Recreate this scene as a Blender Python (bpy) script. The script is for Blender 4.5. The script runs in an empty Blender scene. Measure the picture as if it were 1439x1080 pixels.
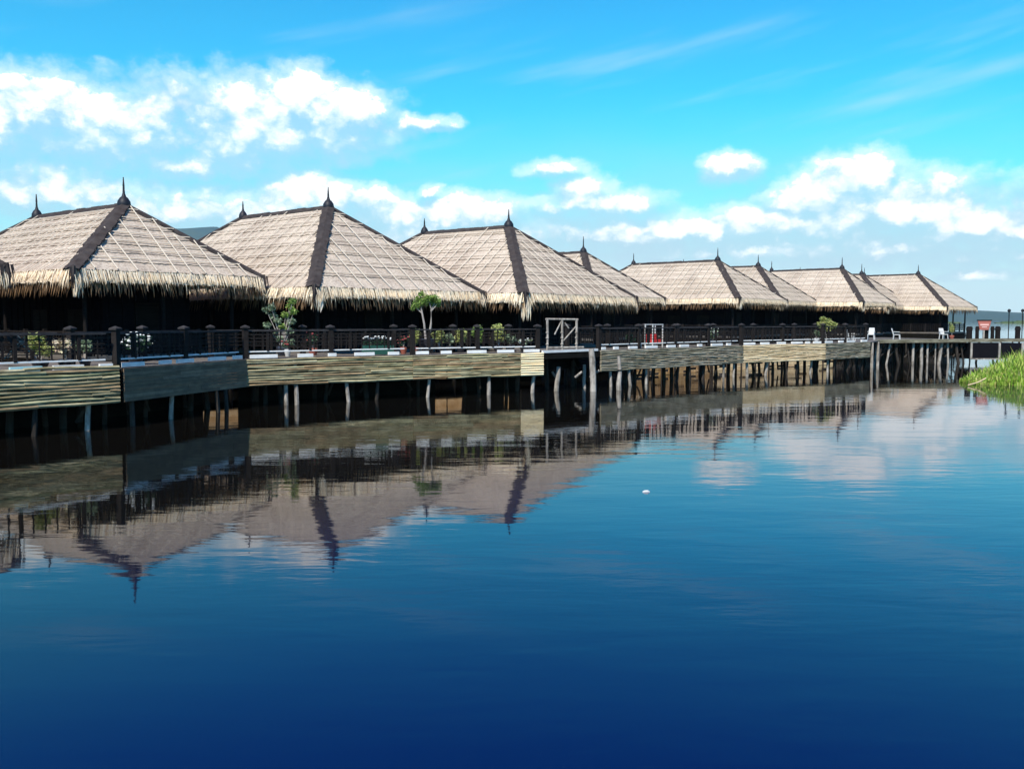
import bpy, math, random
from mathutils import Vector, Matrix
random.seed(7)
R = random.random
def U(a, b): return a + (b - a) * R()
sc = bpy.context.scene
COL = sc.collection
PI = math.pi
# ------------------------------------------------------------------ camera
F = 1300.0; EYE = 3.3; HOR = 450.0
PITCH = math.atan((540 - HOR) / F)
cam = bpy.data.cameras.new('camera'); co = bpy.data.objects.new('camera', cam); COL.objects.link(co)
co.location = (0, 0, EYE); co.rotation_euler = (PI / 2 - PITCH, 0, 0)
cam.sensor_width = 36; cam.lens = 36 * F / 1439; cam.clip_end = 60000; cam.clip_start = .1
sc.camera = co
def ray(px, py):
    dx = (px - 719.5) / F; u = (540 - py) / F
    return Vector((dx, math.cos(PITCH) + u * math.sin(PITCH), -math.sin(PITCH) + u * math.cos(PITCH)))
def atz(px, py, z):
    d = ray(px, py); t = (z - EYE) / d.z
    return Vector((d.x * t, d.y * t, z))
def aty(px, py, Y):
    d = ray(px, py); t = Y / d.y
    return Vector((d.x * t, Y, EYE + d.z * t))
# ------------------------------------------------------------------ mesh helper
class MB:
    def __init__(s): s.v = []; s.f = []; s.m = []
    def face(s, pts, m=0):
        i = len(s.v); s.v += [tuple(p) for p in pts]; s.f.append(tuple(range(i, i + len(pts)))); s.m.append(m)
    def box(s, c, size, rz=0, m=0):
        c = Vector(c); hx, hy, hz = [a / 2 for a in size]; M = Matrix.Rotation(rz, 3, 'Z')
        s.hexa([c + M @ Vector((x, y, z)) for z in (-hz, hz) for x, y in ((-hx, -hy), (hx, -hy), (hx, hy), (-hx, hy))], m)
    def hexa(s, P, m=0):
        i = len(s.v); s.v += [tuple(p) for p in P]
        for q in ((3, 2, 1, 0), (4, 5, 6, 7), (0, 1, 5, 4), (1, 2, 6, 5), (2, 3, 7, 6), (3, 0, 4, 7)):
            s.f.append(tuple(i + a for a in q)); s.m.append(m)
    def bar(s, a, b, w, h, m=0, up=Vector((0, 0, 1))):
        a = Vector(a); b = Vector(b); d = (b - a)
        if d.length < 1e-6: return
        d.normalize(); sd = d.cross(up)
        if sd.length < 1e-4: sd = d.cross(Vector((1, 0, 0)))
        sd.normalize(); n = sd.cross(d).normalized()
        o = [(-1, -1), (1, -1), (1, 1), (-1, 1)]
        s.hexa([p + sd * (x * w / 2) + n * (y * h / 2) for p in (a, b) for x, y in o], m)
    def tube(s, pts, rad, n=7, m=0, cap=True):
        pts = [Vector(p) for p in pts]
        if not hasattr(rad, '__len__'): rad = [rad] * len(pts)
        base = len(s.v); k = len(pts)
        for i, p in enumerate(pts):
            d = (pts[min(i + 1, k - 1)] - pts[max(i - 1, 0)]).normalized()
            a = d.cross(Vector((0, 0, 1)))
            if a.length < .05: a = d.cross(Vector((1, 0, 0)))
            a.normalize(); b = d.cross(a)
            for j in range(n):
                t = 2 * PI * j / n; s.v.append(tuple(p + (a * math.cos(t) + b * math.sin(t)) * rad[i]))
        for i in range(k - 1):
            for j in range(n):
                a0 = base + i * n + j; a1 = base + i * n + (j + 1) % n
                s.f.append((a0, a1, a1 + n, a0 + n)); s.m.append(m)
        if cap:
            s.f.append(tuple(base + j for j in range(n))[::-1]); s.m.append(m)
            s.f.append(tuple(base + (k - 1) * n + j for j in range(n))); s.m.append(m)
    def lathe(s, c, prof, n=12, m=0):
        c = Vector(c); s.tube([c + Vector((0, 0, z)) for r, z in prof], [r for r, z in prof], n, m)
    def build(s, name, mats, parent=None, smooth=False, loc=None):
        me = bpy.data.meshes.new(name)
        me.from_pydata(s.v, [], s.f)
        if not isinstance(mats, (list, tuple)): mats = [mats]
        for a in mats: me.materials.append(a)
        if len(mats) > 1: me.polygons.foreach_set('material_index', s.m)
        if smooth: me.polygons.foreach_set('use_smooth', [True] * len(s.f))
        me.update(); me.validate()
        o = bpy.data.objects.new(name, me); COL.objects.link(o)
        if parent: o.parent = parent
        if loc: o.location = loc
        return o
def thing(name, label, cat, loc=(0, 0, 0), rz=0, group=None):
    o = bpy.data.objects.new(name, None); COL.objects.link(o); o.empty_display_size = .3
    o.location = loc; o.rotation_euler = (0, 0, rz); tag(o, label, cat, group); return o
def tag(o, label=None, cat=None, group=None, kind=None):
    if label: o['label'] = label
    if cat: o['category'] = cat
    if group: o['group'] = group
    if kind: o['kind'] = kind
    return o
# ------------------------------------------------------------------ materials
def mat(name, c, rough=.85, spread=0, noise=None, bump=0, spec=.3, isl=None, trans=None):
    """c: base colour; isl: list of colours picked per island; noise=(scale vec, colour2, detail)"""
    m = bpy.data.materials.new(name); m.use_nodes = True; nt = m.node_tree; N = nt.nodes; L = nt.links
    b = N['Principled BSDF']; b.inputs['Roughness'].default_value = rough
    b.inputs['Specular IOR Level'].default_value = spec
    def rgb(c): return (c[0], c[1], c[2], 1)
    col = None
    if isl:
        g = N.new('ShaderNodeNewGeometry'); r = N.new('ShaderNodeValToRGB'); L.new(g.outputs['Random Per Island'], r.inputs[0])
        els = r.color_ramp.elements; n = len(isl)
        els[0].position = 0; els[0].color = rgb(isl[0]); els[1].position = 1; els[1].color = rgb(isl[-1])
        for i in range(1, n - 1): e = els.new(i / (n - 1)); e.color = rgb(isl[i])
        col = r.outputs[0]
    if noise:
        tc = N.new('ShaderNodeTexCoord'); mp = N.new('ShaderNodeMapping'); mp.inputs['Scale'].default_value = noise[0]
        L.new(tc.outputs['Object'], mp.inputs[0])
        nz = N.new('ShaderNodeTexNoise'); nz.inputs['Scale'].default_value = 1; nz.inputs['Detail'].default_value = 5
        nz.inputs['Roughness'].default_value = .65; L.new(mp.outputs[0], nz.inputs[0])
        rp = N.new('ShaderNodeMapRange'); rp.inputs[1].default_value = .35; rp.inputs[2].default_value = .65; L.new(nz.outputs[0], rp.inputs[0])
        mx = N.new('ShaderNodeMix'); mx.data_type = 'RGBA'; L.new(rp.outputs[0], mx.inputs[0])
        if col: L.new(col, mx.inputs[6])
        else: mx.inputs[6].default_value = rgb(c)
        if isl:
            mx.blend_type = 'MULTIPLY'
        mx.inputs[7].default_value = rgb(noise[1]); col = mx.outputs[2]
        if bump:
            bp = N.new('ShaderNodeBump'); bp.inputs['Distance'].default_value = bump; bp.inputs['Strength'].default_value = .8
            L.new(nz.outputs[0], bp.inputs['Height']); L.new(bp.outputs[0], b.inputs['Normal'])
    if col: L.new(col, b.inputs['Base Color'])
    else: b.inputs['Base Color'].default_value = rgb(c)
    if trans:
        t = N.new('ShaderNodeBsdfTranslucent'); a = N.new('ShaderNodeMixShader'); a.inputs[0].default_value = trans
        if col: L.new(col, t.inputs[0])
        else: t.inputs[0].default_value = rgb(c)
        L.new(b.outputs[0], a.inputs[1]); L.new(t.outputs[0], a.inputs[2]); L.new(a.outputs[0], N['Material Output'].inputs[0])
    return m
M = {}
M['thatch'] = mat('thatch', (.5, .41, .36), .95, isl=[(.58, .495, .395), (.63, .54, .435), (.67, .58, .475), (.59, .50, .39)],
                  noise=((9, 9, 16), (.58, .55, .54)), bump=.035, spec=.1)
def thatch_detail(m):
    nt = m.node_tree; N = nt.nodes; L = nt.links; b = N['Principled BSDF']; src = b.inputs['Base Color'].links[0].from_socket
    oi = N.new('ShaderNodeObjectInfo'); mr = N.new('ShaderNodeMapRange'); mr.inputs[3].default_value = .88; mr.inputs[4].default_value = 1.04; L.new(oi.outputs['Random'], mr.inputs[0])
    tc = N.new('ShaderNodeTexCoord'); nz = N.new('ShaderNodeTexNoise'); nz.inputs['Scale'].default_value = .55; nz.inputs['Detail'].default_value = 6; nz.inputs['Roughness'].default_value = .7; L.new(tc.outputs['Object'], nz.inputs[0])
    rp = N.new('ShaderNodeValToRGB'); e = rp.color_ramp.elements; e[0].position = .34; e[0].color = (.74, .72, .72, 1); e[1].position = .6; e[1].color = (1, 1, 1, 1); L.new(nz.outputs[0], rp.inputs[0])
    mx = N.new('ShaderNodeMix'); mx.data_type = 'RGBA'; mx.blend_type = 'MULTIPLY'; mx.inputs[0].default_value = 1; L.new(src, mx.inputs[6]); L.new(rp.outputs[0], mx.inputs[7])
    m2 = N.new('ShaderNodeMix'); m2.data_type = 'RGBA'; m2.blend_type = 'MULTIPLY'; m2.inputs[0].default_value = 1; L.new(mx.outputs[2], m2.inputs[6]); L.new(mr.outputs[0], m2.inputs[7])
    L.new(m2.outputs[2], b.inputs['Base Color'])
thatch_detail(M['thatch'])
M['batten'] = mat('batten', (.72, .64, .55), .8, isl=[(.60, .525, .42), (.67, .585, .47)], spec=.2)
M['straw'] = mat('straw', (.7, .55, .33), .9, isl=[(.88, .74, .54), (.94, .84, .66), (.90, .77, .56), (.78, .60, .40), (.93, .85, .70)], spec=.15, trans=.12)
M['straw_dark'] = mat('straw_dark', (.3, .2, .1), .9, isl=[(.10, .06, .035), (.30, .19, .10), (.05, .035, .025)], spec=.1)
M['cap'] = mat('ridge_cover', (.06, .048, .05), .9, isl=[(.052, .046, .046), (.070, .060, .056)], noise=((3, 3, 3), (.6, .55, .55)), bump=.02, spec=.1)
M['iron'] = mat('dark_finial', (.012, .014, .02), .55)
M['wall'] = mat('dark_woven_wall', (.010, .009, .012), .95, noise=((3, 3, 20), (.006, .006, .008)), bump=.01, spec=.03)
M['frame'] = mat('dark_timber', (.016, .013, .012), .85, noise=((2, 2, 12), (.009, .008, .008)), bump=.005, spec=.08)
M['rail'] = mat('railing_timber', (.014, .011, .010), .85, noise=((3, 3, 9), (.022, .019, .018)), bump=.004, spec=.12)
M['caprail'] = mat('weathered_cap', (.05, .047, .048), .85, noise=((4, 4, 4), (.025, .023, .024)), spec=.12)
M['pale'] = mat('pale_sunlit_board', (.86, .85, .82), .7, noise=((2, 2, 8), (.66, .65, .62)), bump=.004)  # pale board; on the kerbs its white paints sun glare on the deck
M['cyan'] = mat('turquoise_glare_board', (.32, .62, .66), .7, noise=((2, 2, 8), (.5, .68, .7)))  # turquoise paints sky glare on the deck, put on kerb blocks
M['deck'] = mat('deck_boards', (.16, .14, .12), .85, noise=((7, 1.2, 3), (.09, .08, .07)), bump=.01)
M['pile'] = mat('pile_wood', (.06, .05, .042), .9, noise=((5, 5, 1.5), (.02, .017, .015)), bump=.02, spec=.1)
M['pile_pale'] = mat('pale_pile_wood', (.44, .40, .35), .85, noise=((5, 5, 2), (.15, .13, .11)), bump=.02, spec=.15)  # pale timber; on front piles it stands in for sunlight
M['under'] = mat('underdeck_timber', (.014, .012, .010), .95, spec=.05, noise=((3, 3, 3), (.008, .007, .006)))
BB = ((1.1, 1.1, 5), (.34, .32, .28))
M['bamboo'] = mat('weathered_bamboo', (.3, .3, .2), .7, isl=[(.34, .30, .17), (.54, .47, .28), (.24, .22, .13), (.46, .31, .17), (.38, .37, .19), (.62, .55, .36)], noise=BB, bump=.012, spec=.25)
M['bamboo_grey'] = mat('grey_bamboo', (.3, .3, .2), .8, isl=[(.32, .29, .22), (.42, .37, .28), (.25, .24, .17), (.38, .32, .22)], noise=BB, bump=.012, spec=.2)
M['bamboo_tan'] = mat('tan_bamboo', (.5, .4, .25), .7, isl=[(.74, .57, .34), (.85, .70, .46), (.64, .50, .30), (.80, .60, .38)], noise=((1.1, 1.1, 5), (.62, .58, .5)), bump=.01, spec=.25)
M['bamboo_new'] = mat('fresh_yellow_bamboo', (.8, .7, .4), .6, isl=[(.92, .74, .46), (.95, .82, .56), (.93, .76, .47)], noise=((1.1, 1.1, 5), (.9, .85, .75)), bump=.006)
M['planks_dark'] = mat('dark_planks', (.07, .07, .085), .8, isl=[(.24, .165, .10), (.18, .125, .075), (.30, .21, .13)], noise=((2, 2, 6), (.6, .6, .65)), bump=.006)  # brown planks, darker than the bamboo screens
M['mat_tan'] = mat('woven_mat', (.52, .34, .17), .9, isl=[(.55, .37, .18), (.64, .46, .27), (.48, .30, .14)], noise=((3, 3, 3), (.7, .62, .5)), bump=.01)
M['mud'] = mat('mud', (.42, .29, .17), .95, noise=((.8, .8, .8), (.28, .2, .12)), bump=.05)
M['white'] = mat('white_paint', (.5, .5, .48), .6)
M['red'] = mat('red_paint', (.40, .13, .10), .7)
M['redcl'] = mat('red_cloth', (.5, .03, .03), .9)
M['pot'] = mat('dark_glazed_pot', (.02, .022, .03), .35, spec=.5)
M['clay'] = mat('clay_pot', (.30, .09, .06), .8)
M['green_box'] = mat('green_planter', (.02, .09, .07), .6)
M['soil'] = mat('soil', (.05, .035, .02), .95)
M['bark'] = mat('pale_bark', (.42, .38, .34), .9, noise=((8, 8, 3), (.22, .19, .17)), bump=.01)
LV = dict(spec=.35, trans=.3)
M['leaf'] = mat('leaf_green', (0, 0, 0), .5, isl=[(.13, .24, .04), (.28, .42, .09), (.08, .15, .03), (.42, .52, .15)], **LV)
M['leaf_grey'] = mat('leaf_silvery', (0, 0, 0), .5, isl=[(.16, .24, .12), (.30, .38, .24), (.07, .12, .05), (.40, .46, .34)], **LV)
M['leaf_yel'] = mat('leaf_yellow_green', (0, 0, 0), .5, isl=[(.36, .40, .10), (.54, .56, .20), (.16, .22, .05), (.46, .42, .18)], **LV)
M['leaf_dark'] = mat('leaf_dark', (0, 0, 0), .4, isl=[(.02, .06, .03), (.05, .11, .05), (.01, .03, .03)], **LV)
M['petal'] = mat('white_petals', (.82, .84, .82), .6, trans=.2)
M['petal_red'] = mat('red_petals', (.30, .06, .06), .6)
M['petal_pink'] = mat('pinkish_petals', (0, 0, 0), .6, isl=[(.5, .36, .30), (.42, .40, .24), (.6, .5, .42)])
M['grass'] = mat('grass_blades', (0, 0, 0), .55, isl=[(.20, .38, .03), (.36, .58, .06), (.09, .20, .02), (.46, .62, .10), (.60, .56, .22), (.28, .50, .04), (.50, .36, .16)], spec=.3, trans=.35)
M['reed'] = mat('shore_reeds', (.08, .13, .06), .9, noise=((.02, .02, .3), (.12, .15, .06)))
M['foam'] = mat('white_foam', (.5, .52, .55), .7)
# water
def water_mat():
    m = bpy.data.materials.new('lake_water'); m.use_nodes = True; nt = m.node_tree; N = nt.nodes; L = nt.links
    b = N['Principled BSDF']; b.inputs['Base Color'].default_value = (.0001, .0034, .021, 1); b.inputs['Roughness'].default_value = .03
    b.inputs['IOR'].default_value = 1.33
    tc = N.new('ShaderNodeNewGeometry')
    # colour painted darker where the huts' dark reflections fall, blue further out
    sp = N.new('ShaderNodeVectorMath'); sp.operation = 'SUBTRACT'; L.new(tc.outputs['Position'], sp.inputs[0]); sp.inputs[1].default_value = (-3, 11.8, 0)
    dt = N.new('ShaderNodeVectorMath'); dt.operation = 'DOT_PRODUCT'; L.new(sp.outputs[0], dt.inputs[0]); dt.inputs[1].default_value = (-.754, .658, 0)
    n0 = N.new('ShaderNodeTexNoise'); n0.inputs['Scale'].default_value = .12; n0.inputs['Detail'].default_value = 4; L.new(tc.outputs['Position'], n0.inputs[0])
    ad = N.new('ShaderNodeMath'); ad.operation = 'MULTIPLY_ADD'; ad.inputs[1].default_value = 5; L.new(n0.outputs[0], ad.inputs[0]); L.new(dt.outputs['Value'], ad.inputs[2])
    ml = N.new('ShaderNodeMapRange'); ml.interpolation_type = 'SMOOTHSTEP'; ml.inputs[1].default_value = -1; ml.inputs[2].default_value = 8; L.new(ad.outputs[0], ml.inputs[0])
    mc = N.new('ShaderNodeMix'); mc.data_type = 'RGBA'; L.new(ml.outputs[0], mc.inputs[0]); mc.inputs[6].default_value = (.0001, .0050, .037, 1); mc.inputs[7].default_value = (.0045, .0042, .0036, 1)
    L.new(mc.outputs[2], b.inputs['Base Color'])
    def wave(scx, scy, rot, det, dist):
        mp = N.new('ShaderNodeMapping'); mp.inputs['Scale'].default_value = (scx, scy, 1); mp.inputs['Rotation'].default_value = (0, 0, rot)
        L.new(tc.outputs['Position'], mp.inputs[0]); nz = N.new('ShaderNodeTexNoise'); nz.inputs['Scale'].default_value = 1
        nz.inputs['Detail'].default_value = det; nz.inputs['Distortion'].default_value = .3; L.new(mp.outputs[0], nz.inputs[0])
        mu = N.new('ShaderNodeMath'); mu.operation = 'MULTIPLY'; mu.inputs[1].default_value = dist; L.new(nz.outputs[0], mu.inputs[0]); return mu.outputs[0]
    a = wave(.7, 2.2, .12, 2, .0034); c = wave(.25, .6, -.2, 1, .008)
    d = wave(3.0, 9.0, .05, 2, .0006)
    s1 = N.new('ShaderNodeMath'); L.new(a, s1.inputs[0]); L.new(c, s1.inputs[1])
    s2 = N.new('ShaderNodeMath'); L.new(s1.outputs[0], s2.inputs[0]); L.new(d, s2.inputs[1])
    # calm and breezy patches
    mp = N.new('ShaderNodeMapping'); mp.inputs['Scale'].default_value = (.03, .07, 1); L.new(tc.outputs['Position'], mp.inputs[0])
    nz = N.new('ShaderNodeTexNoise'); nz.inputs['Scale'].default_value = 1; L.new(mp.outputs[0], nz.inputs[0])
    mr = N.new('ShaderNodeMapRange'); mr.inputs[1].default_value = .35; mr.inputs[2].default_value = .7; mr.inputs[3].default_value = .4; mr.inputs[4].default_value = 1.6
    L.new(nz.outputs[0], mr.inputs[0])
    mu = N.new('ShaderNodeMath'); mu.operation = 'MULTIPLY'; L.new(s2.outputs[0], mu.inputs[0]); L.new(mr.outputs[0], mu.inputs[1])
    bp = N.new('ShaderNodeBump'); bp.inputs['Distance'].default_value = 1.0; bp.inputs['Strength'].default_value = 1.0
    L.new(mu.outputs[0], bp.inputs['Height']); L.new(bp.outputs[0], b.inputs['Normal'])
    return m
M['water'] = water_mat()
M['hill'] = mat('forested_hill', (.035, .07, .075), 1, noise=((.004, .004, .01), (.05, .08, .07)), spec=0)
# ------------------------------------------------------------------ light
SUN_EL = math.radians(50); sx, sy = -.33, -.944
sun = bpy.data.lights.new('sun', 'SUN'); so = bpy.data.objects.new('sun', sun); COL.objects.link(so)
sun.energy = 5.0; sun.angle = math.radians(.5); sun.color = (1, .94, .83)
S = Vector((sx * math.cos(SUN_EL), sy * math.cos(SUN_EL), math.sin(SUN_EL))).normalized()
so.rotation_euler = S.to_track_quat('Z', 'Y').to_euler(); so.location = (0, 0, 60)
# ------------------------------------------------------------------ world
w = bpy.data.worlds.new('World'); sc.world = w; w.use_nodes = True; nt = w.node_tree; N = nt.nodes; L = nt.links
bg = N['Background']; BGS = .09; bg.inputs['Strength'].default_value = BGS
sky = N.new('ShaderNodeTexSky'); sky.sky_type = 'NISHITA'; sky.sun_disc = False
sky.sun_elevation = SUN_EL; sky.sun_rotation = math.atan2(sx, sy); sky.air_density = 1.0; sky.dust_density = .3; sky.ozone_density = 2.0
def mth(op, a, b=None, c=None, clamp=False):
    n = N.new('ShaderNodeMath'); n.operation = op; n.use_clamp = clamp
    for i, x in enumerate((a, b, c)):
        if x is None: continue
        if isinstance(x, (int, float)): n.inputs[i].default_value = x
        else: L.new(x, n.inputs[i])
    return n.outputs[0]
def mrange(x, a, b, c=0, d=1, smooth=True):
    n = N.new('ShaderNodeMapRange'); n.interpolation_type = 'SMOOTHSTEP' if smooth else 'LINEAR'
    L.new(x, n.inputs[0])
    for i, q in enumerate((a, b, c, d)): n.inputs[i + 1].default_value = q
    return n.outputs[0]
def mixc(f, a, b, mode='MIX'):
    n = N.new('ShaderNodeMix'); n.data_type = 'RGBA'; n.blend_type = mode
    for i, x in ((0, f), (6, a), (7, b)):
        if isinstance(x, (int, float)): n.inputs[i].default_value = x
        elif isinstance(x, tuple): n.inputs[i].default_value = (*x, 1)
        else: L.new(x, n.inputs[i])
    return n.outputs[2]
tc = N.new('ShaderNodeTexCoord'); sep = N.new('ShaderNodeSeparateXYZ'); L.new(tc.outputs['Generated'], sep.inputs[0])
az = mth('ARCTAN2', sep.outputs[0], sep.outputs[1]); el = mth('ARCSINE', sep.outputs[2])
def noise(scx, scy, sc_, det, off=0, rough=.55, dist=0.):
    cb = N.new('ShaderNodeCombineXYZ'); L.new(mth('MULTIPLY', az, scx), cb.inputs[0]); L.new(mth('MULTIPLY', el, scy), cb.inputs[1]); cb.inputs[2].default_value = off
    n = N.new('ShaderNodeTexNoise'); n.inputs['Scale'].default_value = sc_; n.inputs['Detail'].default_value = det; n.inputs['Roughness'].default_value = rough
    n.inputs['Distortion'].default_value = dist
    L.new(cb.outputs[0], n.inputs[0]); return n.outputs[0]
# cumulus: bearings and heights of each puff as angles in the sky
def ang(px, py):
    d = ray(px, py).normalized(); return math.atan2(d.x, d.y), math.asin(d.z)
PUFFS = [(45, 150, 75, 36, .9), (160, 175, 72, 36, 1), (225, 185, 50, 26, .75), (-60, 170, 70, 45, 1), (120, 200, 110, 28, .6),
         (425, 140, 46, 34, 1.1), (372, 175, 78, 46, 1), (478, 160, 58, 30, 1.05), (330, 200, 46, 36, .9), (430, 185, 100, 30, .9),
         (598, 173, 32, 10, .7), (60, 240, 60, 16, .5), (260, 230, 60, 14, .6), (80, 272, 120, 24, .75), (240, 300, 90, 22, .7),
         (437, 278, 56, 28, 1), (520, 280, 32, 18, .95), (400, 300, 120, 28, .8), (606, 270, 13, 10, .7), (660, 300, 62, 24, 1), (560, 325, 90, 18, .7),
         (822, 264, 36, 15, .9), (846, 288, 70, 19, 1), (860, 325, 120, 24, .65), (1023, 237, 30, 17, .9),
         (1204, 250, 48, 28, 1.2), (1150, 278, 52, 24, 1.1), (1215, 288, 72, 34, .95), (1170, 310, 70, 30, .8),
         (1052, 314, 56, 23, 1.05), (985, 326, 52, 17, 1), (1280, 303, 80, 22, 1.1), (1350, 315, 56, 17, 1.05), (1430, 324, 40, 14, .95),
         (1100, 348, 220, 17, .6), (1255, 352, 56, 9, .8), (1385, 384, 36, 6, .55), (1300, 355, 200, 14, .5), (700, 345, 260, 16, .45),
         (1240, 285, 110, 34, .85), (1120, 318, 120, 22, .8), (900, 330, 160, 18, .75), (1330, 335, 150, 16, .7), (330, 165, 150, 38, .6), (560, 305, 80, 22, .75), (1560, 300, 110, 50, 1), (-260, 230, 150, 60, 1), (1800, 330, 120, 30, .9), (780, 240, 30, 9, .4)]
wx = mth('MULTIPLY', mth('SUBTRACT', noise(1, 1.2, 24, 6, 3, .62), .5), .040)
wy = mth('MULTIPLY', mth('SUBTRACT', noise(1, 1.2, 24, 6, 9, .62), .5), .030)
azw = mth('ADD', az, wx); elw = mth('ADD', el, wy)
def field(puffs, dy=0.):
    cur = None
    for px, py, a, b, s in puffs:
        A, E = ang(px, py)
        x = mth('MULTIPLY_ADD', azw, F / a, -A * F / a)
        y = mth('MULTIPLY_ADD', elw, F / b, -(E + dy) * F / b)
        # flatter base: stretch the lower half
        r2 = mth('MULTIPLY_ADD', x, x, mth('MULTIPLY', y, y))
        v = mth('MULTIPLY_ADD', r2, -.62 * s, s)
        cur = v if cur is None else mth('SMOOTH_MAX', cur, v, .25)
    return cur
fbm = noise(1, 1.3, 30, 10, 1.3, .72)
base = field(PUFFS)
puff = mth('ADD', base, mth('MULTIPLY', mth('SUBTRACT', fbm, .5), 1.9))
vc = N.new('ShaderNodeCombineXYZ'); L.new(azw, vc.inputs[0]); L.new(mth('MULTIPLY', elw, 1.25), vc.inputs[1])
def vor(s_):
    v_ = N.new('ShaderNodeTexVoronoi'); v_.feature = 'F1'; v_.inputs['Scale'].default_value = s_; L.new(vc.outputs[0], v_.inputs[0]); return mth('SUBTRACT', .45, v_.outputs['Distance'])
bil = mth('ADD', vor(38), mth('MULTIPLY', vor(85), .55))
puff = mth('ADD', puff, mth('MULTIPLY', bil, .55))
mask = mrange(puff, .0, .42)
# lit tops, bluish bases: same field looked up a little towards the sun
up = field(PUFFS, -.012)
shade = mth('ADD', mth('MULTIPLY', mth('SUBTRACT', base, up), 1.0), mth('MULTIPLY', mth('SUBTRACT', noise(1, 1.3, 30, 8, 6, .65), .5), 1.3))
shade = mth('ADD', shade, mrange(puff, .3, 1.1, -.15, .25))
shade = mth('ADD', shade, mth('MULTIPLY', bil, .45))
lit = mrange(shade, -.4, .55)
K = .80 / BGS
ccol = mixc(lit, (.58 * K, .80 * K, .95 * K), (1.36 * K, 1.38 * K, 1.36 * K))
# clear sky
hs = N.new('ShaderNodeHueSaturation'); L.new(sky.outputs[0], hs.inputs['Color'])
hs.inputs['Saturation'].default_value = 1.35
skyc = mixc(1.0, hs.outputs[0], (.30, 1.98, 1.84), 'MULTIPLY')
deep = mrange(el, .29, .50)
skyc = mixc(deep, skyc, mixc(1.0, skyc, (.15, .50, 1.12), 'MULTIPLY'))
skyc = mixc(mrange(el, .5, .9), skyc, mixc(1.0, skyc, (.3, .3, .4), 'MULTIPLY'))
# thin milky veil near the horizon and cirrus streaks
veil = mth('MULTIPLY', mrange(el, .24, .05), mrange(noise(1, 3, 5, 4, 4), .25, .75, .45, .95))
skyc = mixc(veil, skyc, (.44 * K, .76 * K, .88 * K)); skyc = mixc(mrange(el, .15, .02, 0, .95), skyc, (.74 * K, .95 * K, 1.03 * K))
cir_cb = N.new('ShaderNodeCombineXYZ'); L.new(mth('MULTIPLY_ADD', el, .6, az), cir_cb.inputs[0]); L.new(mth('MULTIPLY_ADD', az, -1.9, mth('MULTIPLY', el, 9)), cir_cb.inputs[1])
cn = N.new('ShaderNodeTexNoise'); cn.inputs['Scale'].default_value = 2.6; cn.inputs['Detail'].default_value = 5; L.new(cir_cb.outputs[0], cn.inputs[0])
cir = mth('MULTIPLY', mrange(cn.outputs[0], .5, .9), mth('MULTIPLY', mrange(el, .04, .12), mrange(el, .36, .24)))
skyc = mixc(mth('MULTIPLY', cir, .65), skyc, (.75 * K, .92 * K, 1.0 * K))
mask = mth('MULTIPLY', mask, mth('MULTIPLY_ADD', lit, .4, .6)); mask = mth('MAXIMUM', mask, mth('MULTIPLY', mrange(puff, -1.0, .5), .55)); mask = mth('MULTIPLY', mask, mrange(el, .0, .05, .3, 1))
fin = mixc(mask, skyc, ccol)
L.new(fin, bg.inputs['Color'])
sc.view_settings.view_transform = 'Standard'; sc.view_settings.look = 'None'; sc.view_settings.exposure = .35; sc.view_settings.gamma = 1
# ------------------------------------------------------------------ setting: water, hills, far shore, haze
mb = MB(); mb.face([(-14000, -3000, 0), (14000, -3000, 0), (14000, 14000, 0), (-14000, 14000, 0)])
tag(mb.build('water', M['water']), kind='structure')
def ridge(name, Y, prof, depth=1500):
    mb = MB(); xs = [(-7500 + i * 60) for i in range(251)]; rnd = random.Random(5)
    ph = [(U(.001, .006), U(0, 6), U(4, 16)) for _ in range(9)]
    def h(x): 
        v = sum(a * math.exp(-((x - c) / s) ** 2) for c, a, s in prof)
        return max(2, v + sum(A * math.sin(x * k + p) * min(1, v / 150) for k, p, A in ph))
    rows = [(0, -.02), (.25, .35), (.5, .7), (.75, .93), (1, 1), (1.3, .8)]
    V = []
    for t, g in rows:
        for x in xs: V.append((x + 60 * math.sin(x * .004 + t * 5), Y + depth * t + 80 * math.sin(x * .006 + t * 3), h(x + 120 * t) * g * (1 + .1 * math.sin(x * .01 + t * 9) * (t < 1))))
    mb.v = V; n = len(xs)
    for r in range(len(rows) - 1):
        for i in range(n - 1): mb.f.append((r * n + i, r * n + i + 1, (r + 1) * n + i + 1, (r + 1) * n + i)); mb.m.append(0)
    tag(mb.build(name, M['hill'], smooth=True), kind='structure')
ridge('hills', 5200, [(-2150, 600, 520), (-900, 420, 900), (620, 385, 330), (1700, 330, 620), (-4200, 500, 900), (3000, 50, 520), (3700, 60, 500), (5600, 120, 900)])
mb = MB(); x = -600
while x < 1600:
    wd = U(18, 60); hh = U(1.2, 3.4); y = 1150 + U(-60, 60)
    n = 8
    for i in range(n):
        x0 = x + wd * i / n; a = hh * math.sin(PI * (i + .1) / n) ** .5 * U(.7, 1.1); 
        mb.box((x0, y + U(-3, 3), a / 2), (wd / n * 1.3, 6, a), U(-.3, .3))
    x += wd * U(.8, 1.3)
tag(mb.build('far_shore', M['reed']), kind='structure')
HAZE = True
if HAZE:
    m = bpy.data.materials.new('haze'); m.use_nodes = True; N2 = m.node_tree.nodes; N2.remove(N2['Principled BSDF'])
    pv = N2.new('ShaderNodeVolumePrincipled'); pv.inputs['Density'].default_value = 4.5e-5; pv.inputs['Color'].default_value = (.62, .90, 1.0, 1); pv.inputs['Anisotropy'].default_value = .1
    m.node_tree.links.new(pv.outputs[0], N2['Material Output'].inputs['Volume'])
    mb = MB(); mb.box((0, 3900, 399.0), (15800, 8200, 800)); o = mb.build('haze', m); tag(o, kind='stuff')

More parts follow.
